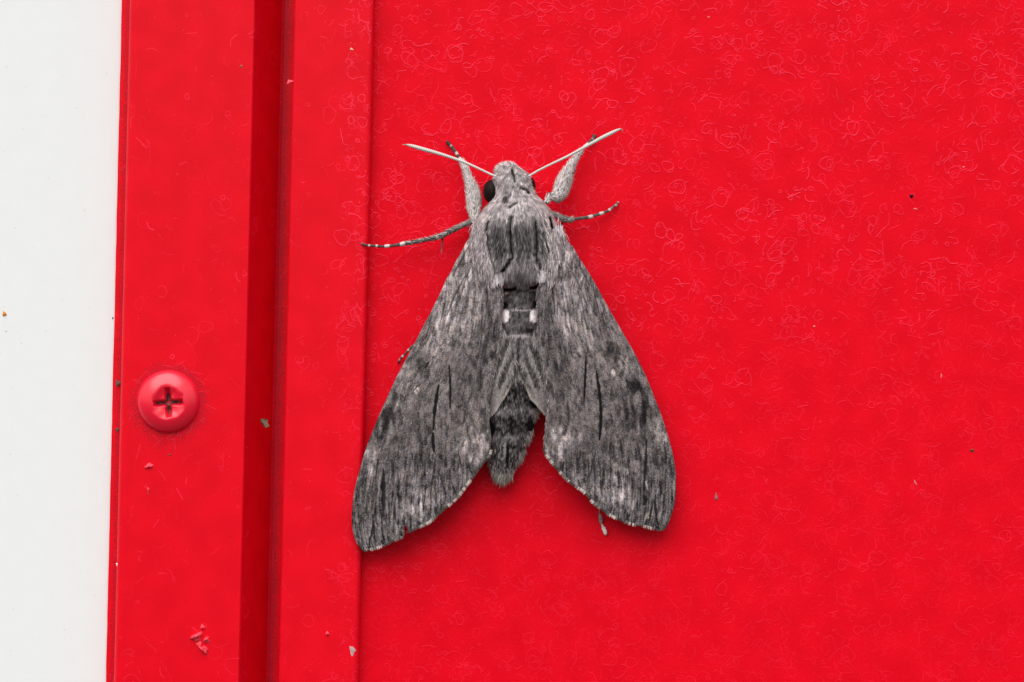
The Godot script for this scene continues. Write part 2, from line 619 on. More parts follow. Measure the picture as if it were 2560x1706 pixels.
func streak(c: Canvas, pts: Array, width: float, amount: float) -> void:
	for k in pts.size() - 1:
		var p: Vector2 = pts[k]
		var q: Vector2 = pts[k + 1]
		var steps := int(p.distance_to(q)) + 1
		for s in steps:
			var m := p.lerp(q, float(s) / steps)
			var along := (k + float(s) / steps) / (pts.size() - 1)
			var half := width * 0.5 * (0.35 + 0.65 * sqrt(maxf(0.0, sin(PI * clampf(along, 0.03, 0.97)))))
			half *= 0.95 + 0.25 * noise_b.get_noise_2d(m.x * 2.0, m.y * 1.3)
			for i in range(int(m.x - half - 1), int(m.x + half + 2)):
				var j := int(m.y)
				if i < 0 or j < 0 or i >= c.w or j >= c.h: continue
				var d := absf(i + 0.5 - m.x)
				var hit := clampf(half + 0.5 - d, 0.0, 1.0) * amount
				var at_now := c.a[j * c.w + i]
				if amount < 0.0: c.a[j * c.w + i] = minf(at_now, hit)
				else: c.a[j * c.w + i] = maxf(at_now, hit)


# the printed pattern of one forewing; x0, y0 is the photograph pixel of the first texel
func wing_image(left: bool, x0: int, y0: int, w: int, h: int) -> Image:
	var soft := Canvas.new(w, h)
	var hard := Canvas.new(w, h)
	noise_b.frequency = 0.03
	var off := Vector2(x0, y0)
	var B: Array      # patches: x, y, rx, ry, turn, tone
	var S: Array      # streaks: points, width, tone
	if left:
		B = [[1195, 640, 50, 70, 0.1, 42], [1232, 690, 26, 60, 0, 30], [1130, 745, 34, 80, 0.45, 26], [1185, 770, 30, 95, 0.15, 22],
			[1228, 815, 24, 95, 0.05, -40], [1205, 880, 34, 60, 0, -22], [1066, 800, 24, 40, 0.5, -26], [1042, 850, 20, 26, 0.4, -38], [1085, 850, 30, 60, 0.3, 22],
			[1120, 830, 26, 60, 0.2, 20], [1052, 925, 30, 28, 0.2, -36], [1010, 940, 22, 50, 0.4, 18], [1100, 905, 42, 24, 0, 14],
			[975, 1030, 24, 62, 0.42, -38], [950, 1075, 26, 60, 0.3, -34], [1030, 1075, 50, 70, 0, -20], [1000, 1000, 30, 12, 0.5, -30], [1110, 990, 16, 70, 0, 8],
			[1155, 960, 26, 70, 0.1, -14], [1190, 950, 22, 60, 0.1, -28], [1150, 1075, 34, 44, 0, 10], [1195, 1115, 34, 44, -0.2, 46], [1160, 1130, 24, 30, 0, 26],
			[925, 1150, 20, 60, 0.25, 30], [905, 1170, 16, 34, 0.2, -30], [985, 1160, 40, 40, 0, -18], [1060, 1150, 26, 50, 0, -20], [1110, 1175, 40, 34, 0.2, -16], [1145, 1190, 26, 40, 0, 14],
			[930, 1230, 40, 50, 0.1, -20], [1040, 1240, 46, 44, 0.3, 12], [1030, 1288, 46, 24, -0.35, 40], [1080, 1250, 40, 30, -0.4, 16], [958, 1260, 13, 60, 0, -30], [900, 1270, 14, 60, 0, -16],
			[985, 1330, 30, 22, 0, 10], [915, 1340, 22, 36, 0, 6], [1047, 978, 13, 12, 0.3, 60], [1190, 1010, 18, 40, 0.1, 16]]
		S = [[[[1098, 962], [1093, 990], [1087, 1030], [1084, 1076]], 8, -95], [[[1083, 1082], [1083, 1105], [1086, 1132]], 8, -95], [[[1124, 914], [1126, 950], [1127, 985], [1126, 1022]], 5.5, -90],
			[[[1036, 976], [1044, 966], [1050, 962]], 5, -70], [[[1064, 920], [1072, 906]], 9, -75], [[[958, 1172], [960, 1210], [959, 1250], [957, 1295]], 6, -60], [[[980, 1150], [981, 1180]], 9, -50],
			[[[931, 1288], [932, 1310], [929, 1335], [923, 1352], [923, 1372]], 6, -68], [[[1030, 1132], [1032, 1150]], 6, -50], [[[1073, 1135], [1068, 1182]], 5, -36], [[[1146, 1128], [1150, 1150], [1154, 1170]], 4, -55],
			[[[1172, 1165], [1176, 1178], [1184, 1190]], 5, -65], [[[1132, 1215], [1140, 1235]], 7, -58], [[[1088, 1268], [1092, 1290]], 8, -58], [[[1046, 1305], [1050, 1318]], 8, -55], [[[1000, 1330], [1006, 1344]], 9, -55], [[[953, 1352], [958, 1364]], 7, -60],
			[[[1098, 1180], [1110, 1220], [1116, 1238]], 5, -42], [[[1208, 1020], [1200, 1045], [1195, 1052]], 6, -34], [[[1164, 1025], [1160, 1060]], 5, -42], [[[985, 1260], [988, 1300], [995, 1315]], 4, -38], [[[940, 1180], [938, 1230], [930, 1280]], 5, -34],
			[[[915, 1190], [912, 1240]], 4, -30], [[[1165, 690], [1135, 745], [1118, 790]], 5, -40], [[[1170, 620], [1150, 660], [1138, 680]], 6, -45], [[[1192, 632], [1184, 645]], 5, -45], [[[1180, 665], [1165, 700], [1150, 750]], 4, -32], [[[1206, 760], [1204, 860], [1195, 900]], 4, -24],
			[[[925, 1290], [927, 1320], [922, 1345]], 3, 40], [[[951, 1255], [953, 1275]], 5, 55], [[[995, 1000], [988, 1020], [985, 1035]], 5, 30], [[[1234, 930], [1228, 965], [1224, 1000]], 3, 30]]
	else:
		B = [[1400, 610, 36, 60, -0.3, 48], [1362, 690, 26, 60, 0, 32], [1440, 740, 30, 80, -0.45, 20], [1410, 770, 30, 95, -0.15, 24],
			[1365, 800, 24, 80, 0, -30], [1385, 870, 34, 60, 0, -18], [1495, 735, 12, 20, -0.4, -42], [1490, 770, 14, 30, -0.4, -36], [1512, 810, 22, 46, -0.5, -20], [1455, 830, 30, 60, -0.2, 22], [1425, 820, 20, 70, -0.1, 16],
			[1534, 880, 18, 32, -0.3, -48], [1560, 905, 18, 50, -0.5, 22], [1470, 890, 44, 26, 0, 12], [1500, 940, 40, 40, 0, 8], [1585, 960, 24, 30, -0.4, -42], [1612, 985, 22, 50, -0.35, -30],
			[1560, 1000, 40, 50, 0, -16], [1585, 1040, 40, 40, 0, -32], [1625, 1030, 22, 50, -0.35, -20], [1540, 1030, 34, 60, 0, -8], [1400, 960, 24, 70, 0, -24], [1440, 980, 18, 60, 0, 10], [1430, 1040, 34, 40, 0, -8],
			[1395, 1115, 34, 44, 0.2, 48], [1432, 1090, 24, 34, 0, 30], [1650, 1080, 16, 50, -0.2, 32], [1610, 1075, 30, 44, 0, -26], [1490, 1125, 26, 40, 0, -12], [1550, 1120, 40, 40, 0, -22], [1650, 1140, 20, 44, -0.1, -26], [1605, 1130, 24, 50, 0, 6],
			[1445, 1160, 26, 34, 0, -14], [1490, 1165, 30, 26, 0, -18], [1545, 1170, 34, 30, 0, 18], [1575, 1200, 18, 60, 0, -12], [1520, 1220, 44, 40, 0.3, 18], [1555, 1255, 40, 44, 0, 26], [1560, 1215, 16, 44, 0.1, 30], [1655, 1190, 24, 60, 0, -18], [1620, 1220, 14, 44, 0, -22],
			[1650, 1275, 24, 40, 0, 4], [1600, 1290, 24, 30, 0, 8], [1537, 935, 11, 12, 0.3, 70], [1552, 936, 9, 12, 0.3, -52], [1440, 1200, 30, 20, 0.7, 16]]
		S = [[[[1491, 928], [1496, 960], [1500, 990], [1503, 1030], [1502, 1070], [1499, 1102]], 8, -95], [[[1465, 892], [1464, 930], [1462, 970], [1460, 1008]], 6, -90],
			[[[1520, 868], [1526, 884]], 7, -70], [[[1576, 956], [1584, 966], [1596, 974]], 8, -60], [[[1618, 1100], [1617, 1140], [1614, 1180], [1612, 1215], [1612, 1232]], 7, -66], [[[1611, 1240], [1616, 1252], [1612, 1266]], 11, -70],
			[[[1641, 1238], [1640, 1270], [1644, 1300], [1650, 1326]], 6, -70], [[[1552, 1100], [1556, 1140]], 6, -48], [[[1596, 1110], [1600, 1140]], 7, -48], [[[1528, 1105], [1524, 1140]], 6, -44], [[[1490, 1130], [1482, 1160], [1476, 1185]], 5, -48], [[[1480, 1170], [1474, 1195]], 5, -52],
			[[[1410, 1155], [1406, 1180]], 7, -58], [[[1447, 1200], [1450, 1222]], 7, -52], [[[1492, 1240], [1490, 1258]], 8, -55], [[[1532, 1265], [1527, 1282]], 7, -55], [[[1574, 1288], [1566, 1304]], 10, -60], [[[1620, 1300], [1614, 1318]], 7, -56], [[[1640, 1315], [1652, 1328]], 9, -62],
			[[[1445, 1120], [1442, 1165]], 4, -40], [[[1452, 1125], [1449, 1150]], 5, -36], [[[1378, 960], [1385, 1000]], 6, -34], [[[1418, 1005], [1424, 1045]], 6, -34], [[[1663, 1105], [1668, 1150]], 5, -40], [[[1678, 1150], [1682, 1200]], 4, -30],
			[[[1420, 660], [1450, 720], [1470, 770]], 4, -34], [[[1440, 650], [1462, 690], [1474, 715]], 5, -36], [[[1400, 690], [1420, 760], [1428, 830]], 4, -24], [[[1616, 1205], [1622, 1230]], 5, 60], [[[1643, 1250], [1650, 1290]], 3, 34], [[[1358, 935], [1363, 985], [1366, 1030]], 3, 36], [[[1575, 860], [1600, 925], [1602, 960]], 4, 34]]
	for b in B:
		blob(soft, b[0] - off.x, b[1] - off.y, b[2], b[3], b[4], b[5])
	for s in S:
		var pts := []
		for p in s[0]: pts.append(Vector2(p[0], p[1]) - off)
		streak(hard, pts, s[1], s[2])
	var data := PackedByteArray()
	data.resize(w * h * 3)
	noise.frequency = 1.0
	noise_b.frequency = 1.0
	var side := 0.0 if left else 900.0
	var grain := PackedFloat32Array()
	grain.resize(w * h + w + 2)
	for k in grain.size(): grain[k] = rng.randfn(0.0, 1.0)
	var ctab := PackedFloat32Array()
	var itab := PackedFloat32Array()
	for j in h:
		ctab.append(table(COSTA_L if left else COSTA_R, y0 + j, 1))
		itab.append(table(INNER_L, minf(y0 + j, 1120.0), 1) if left else table(INNER_R, minf(y0 + j, 1108.0), 1))
	for j in h:
		var y := float(y0 + j)
		var span := absf(ctab[j] - itab[j])
		var wide := lerpf(300.0, maxf(span, 20.0), 0.6)
		for i in w:
			var x := float(x0 + i)
			var k := j * w + i
			var u := absf(x - itab[j]) / wide * 300.0
			if u > 420.0: continue
			var st := noise.get_noise_2d(u / 9.0 + side, y / 85.0)
			var st2 := noise.get_noise_2d(u / 3.4 - side, y / 22.0 + 50.0)
			var cloud := noise_f.get_noise_2d(u + side, y * 0.62)
			var mid := noise_f.get_noise_2d(u * 2.3 + 700.0, y * 1.25 + side)
			var sp := 0.25 * (grain[k] + grain[k + 1] + grain[k + w] + grain[k + w + 1])
			var outer := smoothstep(1070.0, 1230.0, y)
			var root := 1.0 - smoothstep(760.0, 900.0, y)
			var lined := maxf(outer, root * 0.75)
			var t := 100.0 + 20.0 * root + lerpf(7.0, 27.0, lined) * st + lerpf(6.0, 14.0, lined) * st2 + 22.0 * cloud + 22.0 * mid + 31.0 * sp
			t -= 44.0 * lined * smoothstep(0.22, 0.5, noise.get_noise_2d(u / 6.5 + 120.0, y / 90.0 + side) + 0.25 * cloud)
			t -= 17.0 * smoothstep(0.12, 0.34, -mid - 0.4 * cloud)
			t += soft.a[k] * (1.1 if soft.a[k] > 0.0 else 0.88) * (1.0 + 1.0 * mid)
			var far := Vector2(x - 1285.0, y - 600.0).length()
			var wave := sin(far / 17.0 + 5.0 * cloud + 1.2 * sin(u / 13.0))
			t -= 13.0 * smoothstep(0.45, 0.95, wave) * smoothstep(250.0, 330.0, far) * smoothstep(-0.3, 0.2, mid)
			if rng.randf() < 0.03: t += rng.randf_range(12.0, 42.0)     # single pale scales
			var hd := hard.a[k]
			if hd < 0.0: t = lerpf(t, 14.0, clampf(-hd / 92.0, 0.0, 1.0))
			elif hd > 0.0: t += hd
			t = clampf(t, 13.0, 214.0)
			var warm := noise.get_noise_2d(x / 17.0 + 300.0, y / 30.0) + 0.3 * (1.0 - lined)
			var pink := noise_b.get_noise_2d(x / 5.0 + 40.0, y / 9.0)
			data[k * 3] = clampi(int(t * (1.035 + 0.025 * warm)), 0, 255)
			data[k * 3 + 1] = clampi(int(t * (0.96 - 0.012 * pink)), 0, 255)
			data[k * 3 + 2] = clampi(int(t * (0.966 - 0.035 * warm + 0.02 * pink)), 0, 255)
	noise.frequency = 0.012
	noise_b.frequency = 0.03
	return Image.create_from_data(w, h, false, Image.FORMAT_RGB8, data)


func build_wing(left: bool) -> void:
	var x0 := 864 if left else 1326
	var y0 := 566
	var w := 410 if left else 380
	var h := 830 if left else 780
	var img := wing_image(left, x0, y0, w, h)
	var grey: Image = img.duplicate()
	grey.convert(Image.FORMAT_L8)
	var m := StandardMaterial3D.new()
	m.albedo_texture = ImageTexture.create_from_image(img)
	m.roughness = 0.75
	m.metallic_specular = 0.3
	m.heightmap_enabled = true
	m.heightmap_texture = ImageTexture.create_from_image(grey)
	m.heightmap_scale = 0.007
	var costa: Array = COSTA_L if left else COSTA_R
	var inner: Array = INNER_L if left else INNER_R
	var ya: float = costa[0][0]
	var yb: float = costa[costa.size() - 1][0]
	var rows := 270
	var cols := 84
	var s := Shape.new()
	noise.frequency = 0.012
	var place := func(j: int, i: int) -> Vector2:
		var y := lerpf(ya, yb, j / (rows - 1.0))
		var a := table(costa, y, 1)
		var b := table(inner, y, 1)
		if y > (1144.0 if left else 1129.0): b += 1.6 * sin(y * 1.7) + 1.2 * sin(y * 3.9)     # frayed hind margin
		var t := i / (cols - 1.0)
		return Vector2(lerpf(a, b, t) if left else lerpf(b, a, t), y)
	var torn := func(j: int, i: int) -> bool:
		if not left: return false
		var p: Vector2 = place.call(j, i)
		return p.x > 1011.0 and p.x < 1021.0 and p.y > 1313.0 + absf(p.x - 1017.0) * 0.8
	for under in [false, true]:
		s.grid(rows, cols, func(j: int, i: int) -> void:
			var p: Vector2 = place.call(j, i)
			var z := wing_z(p.x, p.y, left)
			if under: z -= 0.13 * (1.0 if i > 0 and i < cols - 1 and j > 0 and j < rows - 1 else 0.35)
			s.put(on_moth(p.x, p.y, z), Color.WHITE, Vector2((p.x - x0 + 0.5) / w, (p.y - y0 + 0.5) / h)), torn, under)
	var n := rows * cols      # close the rim between the two faces
	for j in rows - 1:
		for i in [0, cols - 1]:
			var a: int = j * cols + i
			if i == 0: s.tri(a, a + cols, a + n); s.tri(a + n, a + cols, a + cols + n)
			else: s.tri(a, a + n, a + cols); s.tri(a + n, a + cols + n, a + cols)
	var o := obj("forewing", s.commit(), m, moth)
	o.set_meta("label", "left forewing lapping over the red trim edge" if left else "right forewing lying over the plain red panel")
	# fringe of short scales along the hind margin, dark where a vein ends
	var f := Shape.new()
	var start := 1120.0
	for k in 1000:
		var y := lerpf(start, yb - 1.0, rng.randf())
		var x := table(inner, y, 1)
		var x2 := table(inner, y + 3.0, 1)
		var along := Vector2(x2 - x, 3.0).normalized()
		var out := Vector2(-along.y, along.x)
		if out.y < 0.0: out = -out
		if left and absf(x - 1016.0) < 9.0: continue
		var vein := sin((x + 0.4 * y) * (0.125 if left else 0.118) + (0.6 if left else 2.0))
		var dark := vein > 0.35
		var v := rng.randf_range(52, 90) if dark else rng.randf_range(150, 212)
		if not dark and noise_b.get_noise_2d(x * 1.5, y * 1.5) < 0.12: v = rng.randf_range(84, 140)
		var col := lin(v, v * 0.93, v * 0.9)
		var len := rng.randf_range(2.0, 5.5) if not dark else rng.randf_range(1.0, 3.0)
		var a := on_moth(x - out.x * 3.0, y - out.y * 3.0, wing_z(x, y, left) + 0.02)
		var b := on_moth(x + out.x * len, y + out.y * len + 1.5, wing_z(x, y, left) - rng.randf_range(0.0, 0.15))
		hair(f, a, (b - a).normalized(), Vector3.BACK, a.distance_to(b), rng.randf_range(1.0, 2.2) * PX, col, 0.00002)
	for k in 520:        # hair along the inner margin
		var y := rng.randf_range(716.0, 1090.0)
		var x := table(inner, y, 1)
		if y > 764.0 and y < 814.0: continue
		var away := 1.0 if left else -1.0
		var v := clampf(rng.randfn(104.0, 30.0), 45.0, 190.0)
		var d := Vector3(away * rng.randf_range(-0.1, 0.5), -1.0, rng.randf_range(-0.25, 0.1)).normalized()
		hair(f, on_moth(x - away * rng.randf_range(0.0, 7.0), y, wing_z(x, y, left) + 0.04), d, Vector3.BACK, rng.randf_range(0.35, 1.0) * MM, rng.randf_range(0.06, 0.11) * MM, lin(v * 1.02, v * 0.96, v * 0.96), 0.00003)
	obj("fringe", f.commit(), tinted(0.8, 0.2), o).set_meta("kind", "stuff")
	# loose and raised scales lying along the wing
	var q := Shape.new()
	for k in 500:
		var y := lerpf(ya + 10.0, yb - 6.0, rng.randf())
		var a := table(costa, y, 1)
		var b := table(inner, y, 1)
		var x := lerpf(a, b, rng.randf_range(0.015, 0.985))
		var px := img.get_pixel(clampi(int(x) - x0, 0, w - 1), clampi(int(y) - y0, 0, h - 1))
		var v := px.get_luminance() * 255.0
		if v < 62.0: continue
		v = clampf(v * rng.randf_range(0.75, 1.28), 30.0, 195.0)
		var u := wing_u(x, y, left)
		var slope := (table(costa, y + 10.0, 1) - table(costa, y - 10.0, 1)) / 20.0 * u * 0.7
		var p := on_moth(x, y, wing_z(x, y, left) + 0.012)
		var e := on_moth(x + slope * 6.0 + rng.randfn(0.0, 0.8), y + 6.0, wing_z(x, y, left) + 0.03)
		hair(q, p, (e - p).normalized(), Vector3(rng.randfn(0, 0.2), rng.randfn(0, 0.2), 1.0).normalized(), rng.randf_range(3.0, 8.0) * PX, rng.randf_range(1.4, 2.8) * PX, lin(v * 1.02, v * 0.975, v * 0.965), 0.00003)
	obj("wing_scales", q.commit(), tinted(0.7, 0.3), o).set_meta("kind", "stuff")


func build_hindwing(left: bool) -> void:
	# the two inner folds that show between the forewings, above the abdomen
	var edge: Array = [[826, 1252, 1262], [842, 1246, 1269], [875, 1236, 1281], [900, 1228, 1291], [935, 1218, 1298], [950, 1212, 1294], [962, 1208, 1278], [983, 1206, 1267], [1012, 1206, 1249], [1028, 1206, 1240], [1046, 1206, 1222], [1050, 1206, 1212]]
	if not left:
		edge = [[822, 1347, 1337], [842, 1352, 1331], [875, 1362, 1318], [900, 1370, 1308], [935, 1378, 1299], [948, 1380, 1301], [967, 1382, 1315], [996, 1382, 1326], [1008, 1382, 1338], [1024, 1382, 1351], [1038, 1382, 1362], [1046, 1382, 1374]]
	var s := Shape.new()
	var rows := 90
	var cols := 26
	noise.frequency = 0.05
	s.grid(rows, cols, func(j: int, i: int) -> void:
		var y := lerpf(edge[0][0], edge[edge.size() - 1][0], j / (rows - 1.0))
		var a := table(edge, y, 1)
		var b := table(edge, y, 2)
		var t := i / (cols - 1.0)
		var x := lerpf(a, b, t) if left else lerpf(b, a, t)
		var from_mid := absf(x - 1296.0) / 55.0
		var z := 7.35 - 1.0 * from_mid * from_mid + 0.16 * sin((x + (0.35 if left else -0.35) * y) * 0.28) - 0.004 * maxf(0.0, y - 960.0)
		var band := sin(((x - 1296.0) * (-1.0 if left else 1.0) + (y - 830.0) * -0.42) * 0.23)
		band += 1.3 * noise.get_noise_2d(x * 2.0, y * 1.2)
		var v := 104.0 + 36.0 * smoothstep(-0.1, 0.9, band) - 40.0 * smoothstep(0.1, 0.9, -band) + 30.0 * noise.get_noise_2d(x * 9.0, y * 3.0)
		if y > 955.0: v = 132.0 + 34.0 * noise.get_noise_2d(x * 9.0, y * 7.0)
		var rim := t if left else 1.0 - t
		if rim > 0.95 and y > 960.0 and noise.get_noise_2d(y * 3.0, 7.0) > -0.1: v = 172.0
		v = clampf(v, 40.0, 205.0)
		s.put(on_moth(x, y, z), lin(v * 1.02, v * 0.965, v * 0.96)))
	# underside
	var n := s.v.size()
	for k in n: s.put(s.v[k] - Vector3(0, 0, 0.00012), s.c[k])
	for k in range(0, s.idx.size(), 3):
		s.tri(s.idx[k] + n, s.idx[k + 2] + n, s.idx[k + 1] + n)
	var o := obj("hindwing", s.commit(), tinted(0.75, 0.3), moth)
	var f := Shape.new()
	for k in 1100:       # hair along the folds
		var y := rng.randf_range(826.0, 965.0)
		var t := rng.randf()
		var x := lerpf(table(edge, y, 1), table(edge, y, 2), t)
		var away := 1.0 if left else -1.0
		var from_mid := absf(x - 1296.0) / 55.0
		var z := 7.4 - 1.0 * from_mid * from_mid - 0.004 * maxf(0.0, y - 960.0)
		var fold := sin(((x - 1296.0) * -away + (y - 830.0) * -0.42) * 0.23 + 1.2 * noise.get_noise_2d(x * 2.0, y * 1.2))
		var v := clampf(104.0 + 42.0 * fold + rng.randfn(0.0, 20.0), 44.0, 200.0)
		var d := Vector3(away * rng.randf_range(0.1, 0.5), -1.0, rng.randf_range(0.0, 0.14)).normalized()
		hair(f, on_moth(x, y, z + 0.05), d, Vector3.BACK, rng.randf_range(0.4, 1.1) * MM, rng.randf_range(0.06, 0.11) * MM, lin(v * 1.02, v * 0.965, v * 0.95), 0.00004)
	for k in 240:
		var y := rng.randf_range(955.0, 1045.0)
		var x := table(edge, y, 2)
		var d := Vector2(rng.randf_range(0.2, 0.8) * (1.0 if left else -1.0), 1.0).normalized()
		var from_mid := absf(x - 1296.0) / 55.0
		var z := 7.36 - 1.0 * from_mid * from_mid - 0.004 * maxf(0.0, y - 960.0)
		var v := rng.randf_range(95, 195)
		var a := on_moth(x - d.x * 4.0, y - d.y * 5.0, z + 0.1)
		var b := on_moth(x + d.x * 3.0, y + d.y * 3.0, z)
		hair(f, a, (b - a).normalized(), Vector3.BACK, a.distance_to(b), rng.randf_range(1.0, 2.0) * PX, lin(v, v * 0.93, v * 0.88), 0.00003)
	obj("fringe", f.commit(), tinted(0.8, 0.2), o).set_meta("kind", "stuff")


# rows of the body: photograph y, centre x, half width, top and bottom in millimetres
const BODY := [[404, 1268, 3, 4.6, 3.2], [410, 1268, 21, 5.6, 2.4], [420, 1270, 32, 6.3, 1.8], [435, 1279, 44, 7.0, 1.5], [452, 1281, 50, 7.5, 1.4], [470, 1285, 50, 7.8, 1.4], [486, 1288, 53, 8.0, 1.3], [502, 1292, 64, 8.5, 1.2], [522, 1292, 81, 9.3, 1.1],
	[550, 1288, 98, 9.7, 1.0], [585, 1287, 107, 10.0, 0.9], [620, 1289, 106, 10.0, 0.9], [660, 1294, 94, 9.8, 1.0], [695, 1301, 76, 9.4, 1.1], [716, 1302, 62, 8.2, 1.2], [728, 1301, 57, 7.2, 1.2], [760, 1299, 60, 7.2, 1.2], [830, 1297, 62, 7.3, 1.2], [900, 1294, 64, 7.1, 1.2], [960, 1290, 65, 6.9, 1.2],
	[1010, 1285, 65, 6.6, 1.1], [1060, 1278, 60, 6.2, 1.1], [1100, 1272, 51, 5.6, 1.1], [1140, 1263, 44, 4.9, 1.1], [1175, 1257, 34, 4.1, 1.2], [1195, 1256, 25, 3.5, 1.4], [1204, 1256, 14, 3.0, 1.8], [1208, 1256, 2, 2.5, 2.2]]

const LINES := [
	[[1219, 558], [1216, 582], [1217, 601], [1222, 623], [1226, 642]], [[1278, 550], [1272, 575], [1276, 601], [1281, 632], [1279, 649], [1264, 671], [1252, 685]],
	[[1332, 550], [1340, 582], [1339, 614], [1338, 645], [1346, 664], [1358, 682]], [[1374, 546], [1380, 571], [1380, 590], [1376, 610]],
	[[1243, 713], [1260, 724], [1277, 727], [1290, 722]], [[1328, 722], [1349, 716], [1370, 706]], [[1280, 428], [1284, 441], [1288, 456]], [[1274, 522], [1283, 516], [1291, 511]], [[1302, 472], [1316, 478], [1322, 486]]]
const LINE_W := [7.5, 8.0, 8.0, 7.5, 8.0, 8.0, 6.5, 4.5, 4.5]
const SPOTS := [[1232, 706, 15, 14, 235], [1354, 697, 14, 11, 205], [1376, 702, 7, 24, 200], [1256, 702, 14, 10, 165], [1266, 734, 6, 2.6, 225], [1346, 727, 7, 3, 220], [1263, 791, 11, 17, 320], [1335, 791, 11, 17, 320], [1299, 777, 34, 3, 160], [1290, 506, 22, 4, 172], [1330, 517, 16, 5, 172],
	[1350, 528, 12, 5, 185], [1300, 694, 15, 12, 92], [1200, 575, 12, 30, 175], [1338, 1008, 12, 14, 24], [1230, 1072, 10, 18, 20], [1327, 1066, 12, 17, 22], [1338, 1030, 14, 9, 150], [1264, 505, 8, 12, 62], [1262, 764, 9, 10, 24], [1338, 762, 7, 12, 24], [1322, 827, 12, 6, 30], [1289, 984, 4, 12, 26], [1279, 1060, 5, 22, 24], [1268, 1140, 4.5, 34, 24], [1262, 1125, 4, 22, 165], [1297, 841, 34, 3.5, 158]]


func body_tone(px: float, py: float) -> Color:
	var cx := table(BODY, py, 1)
	var hw := table(BODY, py, 2)
	var t := (px - cx) / maxf(hw, 1.0)
	var n := noise.get_noise_2d(px * 3.4, py * 0.9)
	var n2 := noise.get_noise_2d(px * 1.1 + 500.0, py * 1.1)
	var v := 130.0
	if py < 500.0:
		v = 124.0 + 22.0 * n2 + 22.0 * smoothstep(0.3, 0.9, absf(t))
	elif py < 728.0:
		var shoulder := smoothstep(0.60, 0.84, absf(t) + 0.14 * n)
		var panel := lerpf(138.0, 66.0, smoothstep(538.0, 585.0, py))
		panel = lerpf(panel, 108.0, smoothstep(628.0, 664.0, py + 14.0 * n2))
		v = lerpf(panel, 158.0, shoulder)
		# the three long tufts are paler along their rims
		if py > 550.0 and py < 680.0:
			for k in [0, 1, 2, 3]:
				var d := path_dist(Vector2(px, py), line_pts[k])
				v += 30.0 * smoothstep(5.0, 9.0, d) * (1.0 - smoothstep(9.0, 16.0, d))
	elif py < 840.0:
		v = 78.0 + 10.0 * n2
		if py > 782.0: v = 76.0
	elif py < 950.0:
		v = 108.0
		if absf(px - 1296.0) < 4.0: v = 55.0
	else:
		v = 60.0 + 22.0 * smoothstep(1090.0, 1150.0, py) + (22.0 + 20.0 * smoothstep(1090.0, 1120.0, py)) * n
		v += 46.0 * exp(-pow((py - 1028.0) / 10.0, 2.0)) + 46.0 * exp(-pow((py - 1096.0) / 12.0, 2.0))
		v = lerpf(v, 138.0, smoothstep(1165.0, 1200.0, py))
		v += 26.0 * smoothstep(0.75, 1.0, absf(t))
	v += 36.0 * n + 12.0 * n2
	v *= 1.2 if py < 726.0 else 1.06
	var brown := 0.0
	for s in SPOTS:
		if s[2] <= 0: continue
		var dx: float = (px - s[0]) / s[2]
		var dy: float = (py - s[1]) / s[3]
		var d := dx * dx + dy * dy
		if d < 1.4: v = lerpf(v, s[4], 1.0 - smoothstep(0.55, 1.25, d))
		if s[4] == 225 or s[4] == 220: brown = maxf(brown, 1.0 - smoothstep(0.4, 1.1, d))
	for k in line_pts.size():
		var d := path_dist(Vector2(px, py), line_pts[k])
		var half: float = LINE_W[k] * 0.5
		v = lerpf(v, 14.0, 1.0 - smoothstep(half * 0.7, half + 1.6, d))
	v = clampf(v, 12.0, 255.0)
	var c := lin(v * (1.02 + 0.06 * brown), v * (0.965 - 0.02 * brown), v * (0.97 - 0.17 * brown))
	return c

var line_pts := []


func body_at(py: float, a: float) -> Vector3:
	var cx := table(BODY, py, 1)
	var hw := table(BODY, py, 2)
	var zt := table(BODY, py, 3)
	var zb := table(BODY, py, 4)
	var mid := lerpf(zb, zt, 0.42)
	var z := mid + (zt - mid if sin(a) > 0.0 else mid - zb) * sin(a)
	# tufts: long grooves where the dark lines run
	var px := cx + hw * cos(a)
	return Vector3(px, py, z)


